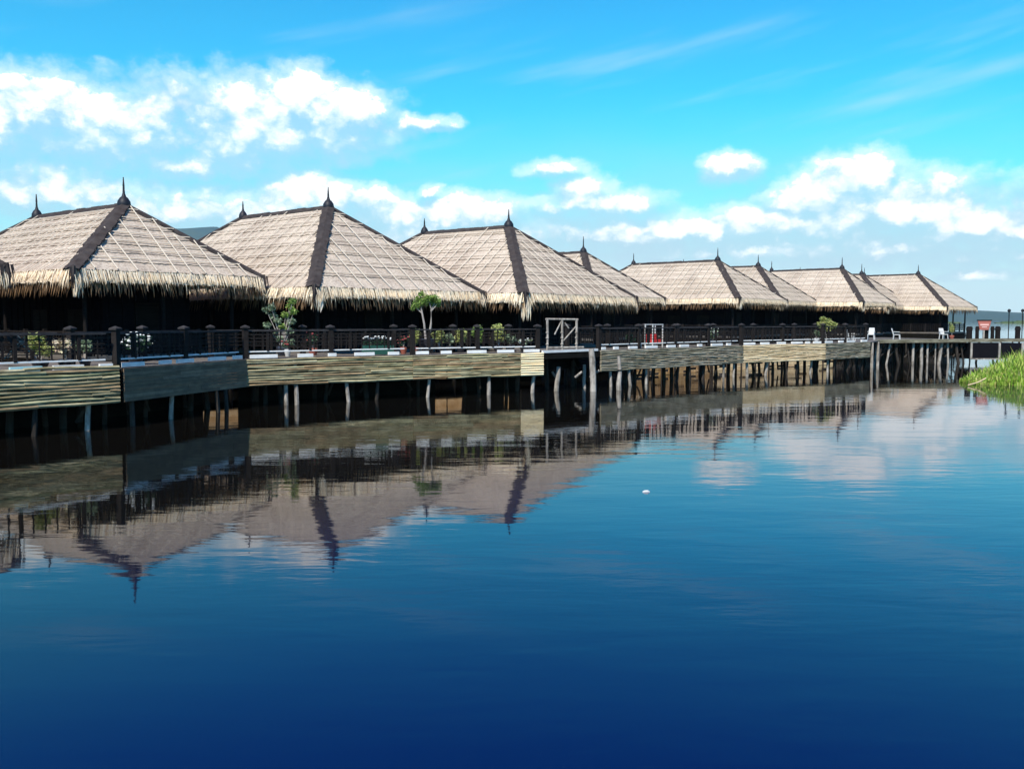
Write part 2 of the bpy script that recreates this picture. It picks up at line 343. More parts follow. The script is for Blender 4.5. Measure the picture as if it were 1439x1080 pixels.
# ------------------------------------------------------------------ huts
HUTS = [(-24.3, 30.9, .90, 5.2, 4.6, 8.2, 9.1, 5.15, 10.35),
 (-17.45, 42.07, 0.92, 4.51, 3.9, 8.07, 8.48, 5.28, 9.61),
 (-9.71, 49.46, 0.87, 5.63, 5.87, 7.81, 9.28, 4.78, 10.22),
 (-0.2, 56.86, 0.93, 5.96, 5.47, 6.88, 9.0, 4.72, 9.93),
 (6.14, 80.18, 0.87, 5.23, 4.91, 8.2, 9.17, 5.23, 10.4),
 (20.26, 91.75, 0.89, 5.44, 4.84, 9.64, 9.19, 5.31, 10.32),
 (26.85, 101.55, 0.92, 5.58, 4.77, 8.98, 9.21, 5.31, 10.31),
 (37.65, 106.2, 0.88, 5.34, 4.24, 8.47, 9.2, 5.27, 10.38),
 (44.68, 118.92, 0.86, 5.4, 5.1, 8.2, 9.2, 5.11, 10.39),
 (52.52, 120.31, 0.81, 5.47, 5.46, 7.07, 9.27, 5.0, 10.35)]
HL = ['thatched hut cut off by the left edge, only its dark eave corner showing',
 'nearest full thatched hut at the left with pale steep hip face and tallest finial',
 'big thatched hut second from the left, behind the tall leafy shrub',
 'large thatched hut in the middle of the row, behind the small two-stemmed tree',
 'thatched hut mostly hidden behind the middle hut, its single finial showing',
 'wide thatched hut right of centre above the grey bamboo screen',
 'thatched hut tucked behind the wide right-of-centre hut with one finial rising between two roofs',
 'thatched hut above the small feathery shrub near the right',
 'thatched hut squeezed between the last two front roofs, almost hidden',
 'last thatched hut at the right end of the row with open verandah at its end']
DK = 1.84
def roof_face(mb, T0, T1, B0, B1, n=8):
    T0, T1, B0, B1 = [Vector(p) for p in (T0, T1, B0, B1)]
    nrm = (B1 - B0).cross((T0 + T1) / 2 - B0).normalized()
    if nrm.z < 0: nrm = -nrm
    W = (B1 - B0).length
    def P(s, t, h): return T0.lerp(T1, s).lerp(B0.lerp(B1, s), t) + nrm * h
    for i in range(n):
        t0 = max(0, i / n - .012); t1 = (i + 1) / n
        wd = max(.3, (P(1, t1, 0) - P(0, t1, 0)).length); k = max(3, int(wd / .16)); b0 = len(mb.v); ph = U(0, 9)
        for j in range(k + 1):
            q = j / k; e = .45 * math.sin(q * wd * .9 + ph) + .3 * math.sin(q * wd * 2.3 + ph * 2)
            dl = .004 * e + U(-.006, .006); l = .042 + .012 * e + U(-.008, .012)
            if j in (0, k): dl = 0; l = .03
            mb.v += [tuple(P(q, t0, 0)), tuple(P(q, (t0 + t1) / 2, l * .5 + .012 * e)), tuple(P(q, t1 + dl, l)), tuple(P(q, t1 + dl - .004, 0))]
        for j in range(k):
            for c in range(3):
                a = b0 + j * 4 + c; mb.f.append((a, a + 1, a + 5, a + 4)); mb.m.append(0)
    # battens: horizontal and up the slope
    Tl = (T1 - T0).length
    for i in range(1, n):
        t = i / n - .03 + U(-.01, .01)
        mb.bar(P(.01, t, .11), P(.5, t + U(-.004, .004), .11), .038, .025, 1, nrm); mb.bar(P(.5, t, .11), P(.99, t, .11), .038, .025, 1, nrm)
    dn = (B1 - B0).normalized(); s = .9
    while s < W - .5:
        b = B0 + dn * s
        # up-slope direction perpendicular to the eave, cut where it meets a hip or the ridge
        lo, hi = 0., 1.
        up = ((T0 + T1) / 2 - b); up -= dn * up.dot(dn)
        a0 = (T0 - B0).dot(dn); a1 = (T1 - B0).dot(dn)
        if s < a0: hi = s / a0
        elif s > a1: hi = (W - s) / (W - a1)
        hi *= U(.80, .98)
        sk = U(-.15, .15)
        if hi > .15: mb.bar(b + nrm * .12, b + up * hi + dn * sk + nrm * .12, .045, .025, 1, nrm)
        s += U(.55, 1.05)
def fringe(mb, A, B, out, dens=1.0, dark=.08):
    A = Vector(A); B = Vector(B); W = (B - A).length; d = (B - A) / W; out = Vector(out)
    n = int(W / .3)
    for i in range(n):
        a = A + d * (W * i / n); b = A + d * (W * (i + 1) / n); z = -U(.40, .48)
        mb.face([a + Vector((0, 0, .05)) + out * -.1, b + Vector((0, 0, .05)) + out * -.1, b + Vector((0, 0, z)) + out * .05, a + Vector((0, 0, z)) + out * .14], 0)
    k = int(W / (.019 / dens)); low = 0.
    for i in range(k):
        x = W * (i + R()) / k; p = A + d * x + out * U(-.04, .13)
        low = .9 * low + .1 * U(-.5, .5)
        edge = min(x, W - x); ln = U(.36, .58) + low * .35 + (max(0, .9 - edge) * U(.1, .5))
        if R() < .04: ln += U(.1, .35)
        wd = U(.02, .042); sl = U(-.06, .06); o = out * U(.12, .24); z0 = U(-.05, .06)
        m = 1 if R() < dark else 0
        if R() < .4:
            l2 = U(.7, 1.12) + low * .3; p2 = A + d * (W * R()) - out * .06; w2 = U(.04, .08); s2 = U(-.1, .1)
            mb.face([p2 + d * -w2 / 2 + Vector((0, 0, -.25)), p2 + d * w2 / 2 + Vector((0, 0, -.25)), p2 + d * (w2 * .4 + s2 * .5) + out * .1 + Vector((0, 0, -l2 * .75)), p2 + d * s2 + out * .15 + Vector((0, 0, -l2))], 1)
        q = [p - d * wd / 2 + Vector((0, 0, z0)), p + d * wd / 2 + Vector((0, 0, z0)), p + d * (wd * .45 + sl * .6) + o * .7 + Vector((0, 0, -ln * .65)), p + d * sl + o + Vector((0, 0, -ln)), p + d * (-wd * .45 + sl * .6) + o * .7 + Vector((0, 0, -ln * .65))]
        mb.face(q, m)
def finial(parent, x, y, z, tip, s=1.0):
    h = tip - z
    mb = MB(); mb.lathe((x, y, z - .15), [(.30 * s, 0), (.36 * s, .12), (.33 * s, .3), (.22 * s, .45), (.12 * s, .52), (.10 * s, .58), (.07 * s, .66), (.055 * s, .85 ), (.045, h * .75 + .1), (.02, h + .15)], 10)
    return mb.build('finial', M['iron'], parent, smooth=True)
def hipcap(parent, a, b, w=.55, side=None, name='hip_cap'):
    a = Vector(a); b = Vector(b); mb = MB(); d = (b - a).normalized(); sd = d.cross(Vector((0, 0, 1))).normalized(); nn = sd.cross(d).normalized()
    L_ = (b - a).length; n = int(L_ / .25)
    # two shallow leaves meeting on the hip, ragged outer edge
    for s in (-1, 1):
        for i in range(n):
            p = a + d * (L_ * i / n); q = a + d * (L_ * (i + 1) / n + .02); ww = w / 2 * U(.92, 1.12)
            h = nn * .13
            t = [p + h, q + h, q + sd * s * ww + nn * .03, p + sd * s * ww + nn * .03]
            mb.face(t); mb.face([t[3], t[2], t[2] - nn * .1, t[3] - nn * .1])
            if R() < .5:
                e = p.lerp(q, R()) + sd * s * (ww + U(.03, .14)) + nn * -.02
                mb.face([t[3], p.lerp(q, .5) + sd * s * ww, e])
    mb.face([a + nn * .13, a + sd * w / 2, a - sd * w / 2]); mb.face([b + nn * .13, b + sd * w / 2, b - sd * w / 2])
    return mb.build(name, M['cap'], parent)
def make_hut(i):
    X, Y, t, hw, e, Lr, zr, ze, zt = HUTS[i]
    far = i >= 4
    # local frame: x along hip eave, -y outward from the near hip
    T = thing('thatched_hut', HL[i], 'hut', (X, Y, 0), t, 'thatched huts in a row over the lake')
    N_ = (0, 0, zr); Fp = (0, Lr, zr)
    A = (-hw, -e, ze); B = (hw, -e, ze); A2 = (-hw, Lr + e, ze); B2 = (hw, Lr + e, ze)
    mb = MB(); roof_face(mb, N_, N_, A, B); roof_face(mb, Fp, N_, A2, A); roof_face(mb, N_, Fp, B, B2); roof_face(mb, Fp, Fp, B2, A2)
    roof = mb.build('roof', [M['thatch'], M['batten']], T)
    mb = MB(); dn = 1.0 if i < 4 else .8
    fringe(mb, A, B, (0, -1, 0), dn); fringe(mb, A2, A, (-1, 0, 0), dn); fringe(mb, B, B2, (1, 0, 0), dn * .7); fringe(mb, B2, A2, (0, 1, 0), .35)
    # long drooping bunch at the near corner
    for k in range(60 if i == 3 else 25):
        x = -hw + U(-.1, .25) + .1; y = -e + U(-.12, .3); ln = U(.8, 1.5 if i == 3 else 1.15); wd = .05
        mb.face([(x, y, ze), (x + wd, y, ze), (x + wd + U(-.1, .1), y - .1, ze - ln * .7), (x + U(-.08, .1), y - .1, ze - ln)], 0)
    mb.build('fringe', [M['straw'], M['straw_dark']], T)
    for p, q in ((N_, A), (N_, B), (Fp, A2), (Fp, B2)):
        hipcap(T, p, q, .60 if p is N_ and q is A else .36)
    for q, s in ((A, 1), (B, 1)):      # hanging corner piece at the end of the near hips
        mb = MB(); x, y, z = q; x -= math.copysign(.02, x)
        mb.tube([(x, y - .05, z + .12), (x * 1.01, y - .12, z - .25), (x * 1.012, y - .14, z - .75)], [.10, .08, .03], 6)
        for k in range(14):
            a = U(-.2, .2); mb.face([(x + a, y - .12, z + .08), (x + a + .05, y - .12, z + .08), (x + a * 1.5, y - .2, z - U(.4, .85))])
        mb.build('corner_drop', M['cap'], T)
    mb = MB(); n = 12
    for k in range(n):
        y0 = Lr * k / n; y1 = Lr * (k + 1) / n; h = .09 + U(-.02, .02)
        mb.hexa([(-.24, y0, zr - .12), (.24, y0, zr - .12), (.24, y1, zr - .12), (-.24, y1, zr - .12), (-.07, y0, zr + h), (.07, y0, zr + h), (.07, y1, zr + h), (-.07, y1, zr + h)])
    mb.build('ridge_cap', M['cap'], T)
    finial(T, 0, 0, zr, zt + .1, .85); finial(T, 0, Lr, zr, zt, .72)
    # walls
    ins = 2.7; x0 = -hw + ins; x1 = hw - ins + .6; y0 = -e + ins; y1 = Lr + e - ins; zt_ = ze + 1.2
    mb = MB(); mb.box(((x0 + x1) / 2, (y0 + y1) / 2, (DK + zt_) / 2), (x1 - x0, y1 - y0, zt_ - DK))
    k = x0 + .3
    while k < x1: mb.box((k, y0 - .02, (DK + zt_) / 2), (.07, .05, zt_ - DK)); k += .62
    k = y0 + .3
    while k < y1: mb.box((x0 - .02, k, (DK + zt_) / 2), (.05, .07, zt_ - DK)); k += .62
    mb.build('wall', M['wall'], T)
    # door and window on the hip end and the long side
    dr = MB(); dr.box((.2, y0 - .06, DK + 1.05), (1.0, .06, 2.1)); dr.box((-.32, y0 - .08, DK + 1.08), (.08, .1, 2.2)); dr.box((.72, y0 - .08, DK + 1.08), (.08, .1, 2.2)); dr.box((.2, y0 - .08, DK + 2.2), (1.12, .1, .08))
    dr.build('door', M['frame'], T)
    for yy in (y0 + 2.2, y0 + 5.4):
        wn = MB(); 
        for a, b in ((0, 0), ): wn.box((x0 - .06, yy, DK + 1.4), (.05, 1.3, 1.1)); wn.box((x0 - .09, yy, DK + 1.4), (.06, .06, 1.1)); wn.box((x0 - .09, yy, DK + 1.4), (.055, 1.3, .06))
        wn.build('window', M['frame'], T)
    for px_, py_ in ((-hw + 1, -e + 1), (hw - 1, -e + 1), (0, -e + 1), (-hw + 1, Lr / 2), (-hw + 1, Lr + e - 1)):
        mb = MB(); mb.tube([(px_, py_, DK), (px_, py_, ze + .35)], .09, 8); mb.build('verandah_post', M['frame'], T)
    # platform and its woven skirt, piles
    f = .9; xa, xb, ya, yb = -hw + f, hw - f, -e + f, Lr + e - f
    mb = MB(); mb.box(((xa + xb) / 2, (ya + yb) / 2, 1.74), (xb - xa, yb - ya, .2)); mb.build('platform', M['deck'], T)
    mb = MB()
    for z in [1.62 - .115 * k for k in range(11 if i in (3, 5, 6, 7) else 6)]:
        L0 = xa
        while L0 < xb:
            l1 = min(xb, L0 + U(1.2, 2.4)); mb.tube([(L0, ya - .05, z), (l1 - .02, ya - .05, z + U(-.015, .015))], .058, 6); L0 = l1
        L0 = ya
        while L0 < yb:
            l1 = min(yb, L0 + U(1.2, 2.4)); mb.tube([(xa - .05, L0, z), (xa - .05, l1 - .02, z + U(-.015, .015))], .058, 6); L0 = l1
    mb.build('skirt', M['under'], T)  # near-black colour stands in for the shade under the hut
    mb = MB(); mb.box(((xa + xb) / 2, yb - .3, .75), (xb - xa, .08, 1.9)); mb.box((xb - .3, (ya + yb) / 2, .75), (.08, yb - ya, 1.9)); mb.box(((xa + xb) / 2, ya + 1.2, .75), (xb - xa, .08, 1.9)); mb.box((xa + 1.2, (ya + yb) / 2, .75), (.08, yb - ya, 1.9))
    mb.build('under_backing', M['under'], T)  # boards added to hide bright water and keep the under-hut shade black
    xs = [xa + .2 + (xb - xa - .4) * k / 4 for k in range(5)]; ys = [ya + .25 + (yb - ya - .5) * k / 4 for k in range(5)]
    for x in xs:
        for y in ys[:3]:
            mb = MB(); mb.tube([(x + U(-.1, .1), y + U(-.1, .1), -.6), (x, y, 1.64)], [.12, .10], 7); mb.build('pile', M['pile'], T)
    # verandah railing on the near edges
    def rail(p, q):
        p = Vector(p); q = Vector(q); mb = MB(); d = q - p; n = max(2, int(d.length / 1.7))
        for z in (.98, .72, .46, .2): mb.bar(p + Vector((0, 0, z)), q + Vector((0, 0, z)), .06 if z < .9 else .1, .05 if z < .9 else .06)
        m = int(d.length / .22)
        for k in range(1, m): c = p + d * (k / m); mb.bar(c + Vector((0, 0, .2)), c + Vector((0, 0, .98)), .03, .03)
        for k in range(n + 1): c = p + d * (k / n); mb.box(c + Vector((0, 0, .55)), (.14, .14, 1.1))
        mb.build('railing', M['rail'], T)
    rail((xa + .15, ya + .15, DK), (xb - .15, ya + .15, DK)); rail((xa + .15, ya + .15, DK), (xa + .15, yb - .2, DK))
    return T
for i in range(len(HUTS)): make_hut(i)

# ------------------------------------------------------------------ boardwalk
LP = [Vector(p) for p in ((-19.0, 19.5, 0), (-12.06, 28.22, 0), (-10.09, 34.94, 0), (-4.27, 39.17, 0), (1.38, 42.24, 0), (4.26, 45.18, 0), (13.47, 54.25, 0), (19.71, 58.5, 0), (24.12, 62.63, 0))]
def nrm_(a, b): d = (b - a).normalized(); return Vector((-d.y, d.x, 0))     # away from the camera
OFF = []
for i, p in enumerate(LP):
    ns = []
    if i > 0: ns.append(nrm_(LP[i - 1], p))
    if i < len(LP) - 1: ns.append(nrm_(p, LP[i + 1]))
    n = sum(ns, Vector()).normalized(); n = n / max(.5, n.dot(ns[0])); OFF.append(n)
WD = 2.5
def walkway(idx, label):
    T = thing('boardwalk', label, 'boardwalk', LP[idx[0]])
    base = LP[idx[0]]
    for a, b in zip(idx[:-1], idx[1:]):
        p, q = LP[a] - base, LP[b] - base; p2 = p + OFF[a] * WD; q2 = q + OFF[b] * WD
        mb = MB(); d = q - p; n = max(4, int(d.length / .2))
        for k in range(n):   # single boards with gaps
            s0 = k / n; s1 = (k + .94) / n; z = DK + U(-.006, .006)
            mb.hexa([p.lerp(q, s0) + Vector((0, 0, z - .05)), p.lerp(q, s1) + Vector((0, 0, z - .05)), p2.lerp(q2, s1) + Vector((0, 0, z - .05)), p2.lerp(q2, s0) + Vector((0, 0, z - .05)),
                     p.lerp(q, s0) + Vector((0, 0, z)), p.lerp(q, s1) + Vector((0, 0, z)), p2.lerp(q2, s1) + Vector((0, 0, z)), p2.lerp(q2, s0) + Vector((0, 0, z))])
        mb.build('deck', M['deck'], T)
        for t in (.08, .5, .92):
            mb = MB(); z = Vector((0, 0, DK - .16)); mb.bar(p.lerp(p2, t) + z, q.lerp(q2, t) + z, .14, .2); mb.build('beam', M['under'], T)
        # piles: some front ones painted pale as sunlit, rows behind dark
        m = max(2, round(d.length / (1.9 if idx[0] == 0 else 1.5)))
        for k in range(m):
            s = (k + .5 + U(-.42, .42)) / m; c = p.lerp(q, s); c2 = p2.lerp(q2, s)
            for r, tt in enumerate((.02, .5, .96)):
                c3 = c.lerp(c2, tt); mb = MB(); ra = U(.07, .11) if r else U(.055, .085)
                lean = Vector((U(-.28, .28), U(-.15, .15), 0))
                mb.tube([c3 + lean + Vector((0, 0, -.8)), c3 + lean * .5 + Vector((U(-.03, .03), 0, .5)), c3 + Vector((0, 0, DK - .07))], [ra * 1.1, ra, ra * .9], 7)
                mb.build('pile', M['pile_pale'] if (r == 0 and R() < .5) else M['pile'], T)
            if R() < .75:
                mb = MB(); c3 = c.lerp(c2, U(.2, .8)); mb.tube([c3 + Vector((0, 0, .2)), c3 + d.normalized() * U(-1.2, 1.2) + Vector((0, 0, DK - .2))], .05, 6); mb.build('brace', M['pile'], T)
        # kerb blocks along the front edge, coloured as sunlit deck glare
        pos = .25; Ld = d.length; dd = d / Ld
        while pos < Ld - .4:
            l = U(.3, 1.1); l = min(l, Ld - .1 - pos); mt = M['cyan'] if (a == 0 and R() < .35) else M['pale']
            mb = MB(); z = Vector((0, 0, DK + .085)); off = OFF[a] * .10
            mb.bar(p + off + dd * pos + z, p + off + dd * (pos + l) + z, .10, .13); mb.build('lit_kerb_block', mt, T); pos += l + U(.3, 1.0)
    return T
walkway([0, 1, 2, 3, 4], 'timber boardwalk on piles left of the landing, running past the four nearest huts')
walkway([5, 6, 7, 8], 'timber boardwalk on thin piles right of the landing with grey and tan screens')
def railing(name, p, q, label, z0=DK, off=0., n=None, bottom=True, last=True, grp='dark timber railings of the boardwalk'):
    p = Vector((p.x, p.y, 0)); q = Vector((q.x, q.y, 0)); d = q - p; Ld = d.length; dd = d / Ld; n = n or max(1, round(Ld / 3.4)); rz = math.atan2(d.y, d.x)
    T = thing('deck_railing', label, 'railing', (p.x, p.y, z0), rz, grp)
    for k in range(n + (1 if last else 0)):
        x = Ld * k / n; mb = MB(); mb.box((x, 0, .58), (.18, .18, 1.16)); po = mb.build('post', M['rail'], T)
        mb = MB(); mb.box((x, 0, 1.19), (.28, .28, .05)); c = (x, 0, 1.34)
        for a in range(4):
            c0 = [(-.14, -.14), (.14, -.14), (.14, .14), (-.14, .14)]; u, v = c0[a], c0[(a + 1) % 4]
            mb.face([(x + u[0], u[1], 1.217), (x + v[0], v[1], 1.217), (x, 0, 1.29)])
        mb.build('post_cap', M['caprail'], po)
    mb = MB(); mb.bar((.1, 0, 1.06), (Ld - .1, 0, 1.06), .14, .055); mb.build('top_rail', M['caprail'], T)
    if bottom: mb = MB(); mb.bar((.12, 0, .27), (Ld - .12, 0, .27), .07, .045); mb.build('bottom_rail', M['pale'], T)
    mb = MB()
    for z in (.9, .76, .62, .48): mb.bar((.1, 0, z), (Ld - .1, 0, z), .035, .03)
    m = int(Ld / .34)
    for k in range(1, m): mb.bar((Ld * k / m, .0, .27), (Ld * k / m, .0, 1.04), .04, .035)
    for k in range(n * 2):
        x = Ld * (k + .5) / (n * 2); mb.box((x, 0, .65), (.10, .09, .76))
    mb.build('lattice', M['rail'], T)
    return T
RF = {0: 'dark railing along the outer edge of the leftmost bay, above the weathered bamboo screen', 1: 'dark railing above the dark plank screen', 2: 'dark railing in front of the tall leafy shrub and the white-flower planter',
      3: 'dark railing in front of the small two-stemmed tree', 5: 'dark railing above the grey bamboo screen, in front of the red bench', 6: 'dark railing above the bright tan bamboo screen', 7: 'short dark railing at the right end of the screened boardwalk'}
RB = {0: 'rear railing of the leftmost bay behind the deck chair', 1: 'rear railing behind the white flowering bush', 2: 'rear railing behind the tall leafy shrub', 3: 'rear railing behind the two-stemmed tree',
      5: 'rear railing behind the red bench', 6: 'rear railing behind the bright tan screen', 7: 'rear railing at the right end of the screened boardwalk'}
for a in RF:
    p, q = LP[a], LP[a + 1]
    ins = .14 / max(.1, (q - p).length)
    o = .16
    railing('f', p + OFF[a] * o + (q - p) * (ins if a else 0), q + OFF[a + 1] * o - (q - p) * ins, RF[a], last=a in (3, 7))
    railing('b', p + OFF[a] * (WD - .15) + (q - p) * ins * 2, q + OFF[a + 1] * (WD - .15) - (q - p) * ins, RB[a], bottom=False, last=a in (3, 7))
# dark boards added to keep the underside black, three openings onto the sunlit mats
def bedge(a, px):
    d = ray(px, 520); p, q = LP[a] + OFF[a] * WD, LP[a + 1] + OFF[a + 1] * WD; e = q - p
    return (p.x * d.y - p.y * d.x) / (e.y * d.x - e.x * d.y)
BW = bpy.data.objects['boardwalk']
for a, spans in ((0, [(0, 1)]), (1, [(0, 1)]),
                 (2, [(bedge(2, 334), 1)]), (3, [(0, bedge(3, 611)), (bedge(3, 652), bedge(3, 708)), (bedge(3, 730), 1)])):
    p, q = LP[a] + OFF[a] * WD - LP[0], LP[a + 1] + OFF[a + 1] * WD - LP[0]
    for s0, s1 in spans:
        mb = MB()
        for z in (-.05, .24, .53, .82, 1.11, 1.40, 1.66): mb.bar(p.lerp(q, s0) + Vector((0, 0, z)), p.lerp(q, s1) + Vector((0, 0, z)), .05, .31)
        mb.build('dark_backing', M['under'], BW)
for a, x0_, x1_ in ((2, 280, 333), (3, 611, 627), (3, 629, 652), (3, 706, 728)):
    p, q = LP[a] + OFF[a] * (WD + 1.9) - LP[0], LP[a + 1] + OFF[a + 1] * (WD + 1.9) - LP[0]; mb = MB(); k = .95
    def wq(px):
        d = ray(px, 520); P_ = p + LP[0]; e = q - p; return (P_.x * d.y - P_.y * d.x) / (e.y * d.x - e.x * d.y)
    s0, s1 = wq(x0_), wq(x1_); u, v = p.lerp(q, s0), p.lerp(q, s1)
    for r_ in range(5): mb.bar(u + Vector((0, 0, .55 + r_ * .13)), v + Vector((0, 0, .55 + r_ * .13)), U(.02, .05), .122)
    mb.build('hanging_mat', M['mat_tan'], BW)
# screens
def screen(s, p, q, m, label, z0=.8, z1=1.83, rows=11, seg=2.4, flat=False):
    p = Vector(p); q = Vector(q); d = q - p; Ld = d.length; rz = math.atan2(d.y, d.x)
    T = thing('bamboo_screen' if not flat else 'plank_screen', label, 'screen', (p.x, p.y, z0), rz, 'screens hung along the boardwalk edge')
    mb = MB(); H = z1 - z0; dz = H / rows
    for r in range(rows):
        x = 0; z = dz * (r + .5)
        while x < Ld - .01:
            l = min(U(seg * .6, seg * 1.4), Ld - x)
            if Ld - x - l < .3: l = Ld - x
            if flat: mb.box((x + l / 2, -.1 + U(-.006, .006), z), (l - .01, .04, dz * .94))
            else:
                k = max(2, int(l / .5)); ph = U(0, 6); am = U(.004, .028)
                pts = [(x + l * j / k, -.10 + U(-.012, .012), z + am * math.sin(ph + j * .9)) for j in range(k + 1)]; r0 = dz * U(.46, .62)
                mb.tube(pts, [r0 * U(.9, 1.1) for _ in pts], 6)
            x += l
    mb.build('slats' if flat else 'bamboo_poles', m, T, smooth=False)
    n = max(2, round(Ld / 2.2))
    for k in range(n + 1):
        mb = MB(); mb.box((.05 + (Ld - .1) * k / n, -.02, H / 2), (.06, .06, H)); mb.build('upright', M['under'], T)
def lerpw(a, px):   # point on front edge a..a+1 under photo column px
    d = ray(px, 520); p, q = LP[a], LP[a + 1]; e = q - p
    t = (p.x * d.y - p.y * d.x) / (e.y * d.x - e.x * d.y); return p + e * t
screen(0, LP[0], LP[1], M['bamboo'], 'weathered olive bamboo screen under the leftmost bay', z0=.80, z1=1.96, rows=11, seg=3.2)
screen(1, LP[1] + Vector((.06, .1, 0)), LP[2], M['planks_dark'], 'dark blue-grey plank screen between two olive bamboo screens', rows=9, flat=True)
pA = lerpw(3, 730)
screen(2, LP[2], LP[3], M['bamboo'], 'weathered olive bamboo screen below the tall leafy shrub')
screen(3, LP[3] + Vector((.03, 0, 0)), pA, M['bamboo'], 'olive bamboo screen below the small two-stemmed tree')
screen(4, pA, LP[4], M['bamboo_new'], 'short bright yellow bamboo screen left of the landing', rows=10, seg=6)
screen(5, LP[5], LP[6], M['bamboo_grey'], 'grey weathered bamboo screen right of the landing below the red bench')
screen(6, LP[6], LP[7], M['bamboo_tan'], 'bright tan bamboo screen near the right end')
screen(7, LP[7], LP[8], M['bamboo_grey'], 'short grey bamboo screen at the right end of the boardwalk')
# rear decks joining boardwalk and hut platforms, with gaps where light drops to the water
def rear_deck(a, s0, s1, dep, label, d1=None):
    p = LP[a] + OFF[a] * (WD + .03); q = LP[a + 1] + OFF[a + 1] * (WD + .03); u = p.lerp(q, s0); v = p.lerp(q, s1); n = nrm_(LP[a], LP[a + 1])
    T = thing('rear_deck', label, 'deck', u, 0, 'rear decks joining the boardwalk to the huts'); v = v - u; u0 = Vector(); d1 = d1 or dep
    z0 = Vector((0, 0, 1.60)); z1 = Vector((0, 0, 1.80)); mb = MB()
    mb.hexa([u0 + z0, v + z0, v + n * d1 + z0, u0 + n * dep + z0, u0 + z1, v + z1, v + n * d1 + z1, u0 + n * dep + z1]); mb.build('deck', M['deck'], T)
    for s in (.1, .5, .9):
        for t in (.3, .8):
            c = u0.lerp(v, s) + n * dep * t; mb = MB(); mb.tube([c + Vector((U(-.1, .1), 0, -.7)), c + z0], .1, 7); mb.build('pile', M['pile'], T)
rear_deck(0, .0, .97, 3.0, 'rear deck behind the leftmost bay'); rear_deck(1, .05, .55, 5.0, 'rear deck behind the dark plank screen')
rear_deck(2, .38, .8, 3.0, 'rear deck behind the tall leafy shrub'); rear_deck(3, .0, .15, 4.0, 'rear deck behind the two-stemmed tree')

# ------------------------------------------------------------------ landing between the two boardwalks
p, q = LP[4], LP[5]; T = thing('landing', 'open timber landing between yellow screen and grey screen, on pale crooked posts', 'landing', p)
q0 = q - p; n = OFF[4]; mb = MB(); m = 20
for k in range(m):
    s0, s1 = (k + .05) / m, (k + 1) / m; a = Vector((0, 0, DK - .03)); b = Vector((0, 0, DK + .04))
    P0, P1 = q0 * s0, q0 * s1; mb.hexa([P0 + a, P1 + a, P1 + n * 3 + a, P0 + n * 3 + a, P0 + b, P1 + b, P1 + n * 3 + b, P0 + n * 3 + b])
mb.build('deck', M['deck'], T)
mb = MB(); mb.bar(Vector((0, -.06, DK + .03)), q0 + Vector((-.1, -.06, DK + .03)), .09, .11); mb.build('edge_board', M['pale'], T)
mb = MB(); mb.bar(Vector((.05, 0, DK - .2)), q0 + Vector((0, 0, DK - .2)), .1, .22); mb.build('beam', M['under'], T)
mb = MB()
for k in range(8): z = .95 + .1 * k; mb.bar(Vector((0, 2.2, z)), q0 + Vector((-.8, 2.2, z)), .05, .09)
mb.build('dark_backing', M['under'], T)
def post(px, py_top, py_w, r, m, lean=0, T=T, base=p, name='pile'):
    w_ = atz(px, py_w, 0); t_ = aty(px + lean, py_top, w_.y); w_ -= base; t_ -= base; w_.z = 0; t_.z = t_.z + base.z
    d = t_ - w_; mb = MB(); mb.tube([w_ - d.normalized() * .8, w_ + d * .3 + Vector((U(-.04, .04), 0, 0)), w_ + d * .7 + Vector((U(-.05, .05), 0, 0)), t_], [r * 1.15, r, r * 1.05, r * .9], 8); return mb.build(name, m, T)
post(833, 490, 550, .14, M['pile_pale'], -2); post(782, 515, 549, .11, M['pile_pale'], 3); post(822, 512, 545, .08, M['pile_pale'], -1)
post(805, 507, 543, .10, M['pile']); post(795, 507, 540, .10, M['pile']); post(768, 505, 546, .1, M['pile'])
for a, b, c, d_ in ((776, 522, 781, 530), (808, 530, 818, 522), (829, 530, 842, 520)):
    P0 = aty(a, b, 43.6) - p; P1 = aty(c, d_, 43.6) - p; P0.z = aty(a, b, 43.6).z; P1.z = aty(c, d_, 43.6).z; mb = MB(); mb.tube([P0, P1], .06, 6); mb.build('brace', M['pile_pale'], T)
tall = thing('mooring_post', 'tall pale mooring post standing in water right of the landing', 'post', atz(870, 548, 0))
mb = MB(); mb.tube([(0.03, 0, -.8), (-.02, 0, .3), (.03, 0, .8), (-.03, 0, 1.62)], [.13, .12, .10, .07], 8); mb.build('post_shaft', M['pile_pale'], tall)
mb = MB(); mb.tube([(-.09, 0, .9), (.1, -.02, .9)], .02, 6); mb.tube([(-.1, -.1, .95), (.1, -.1, .95)], .03, 6); mb.build('rope_ring', M['under'], tall)
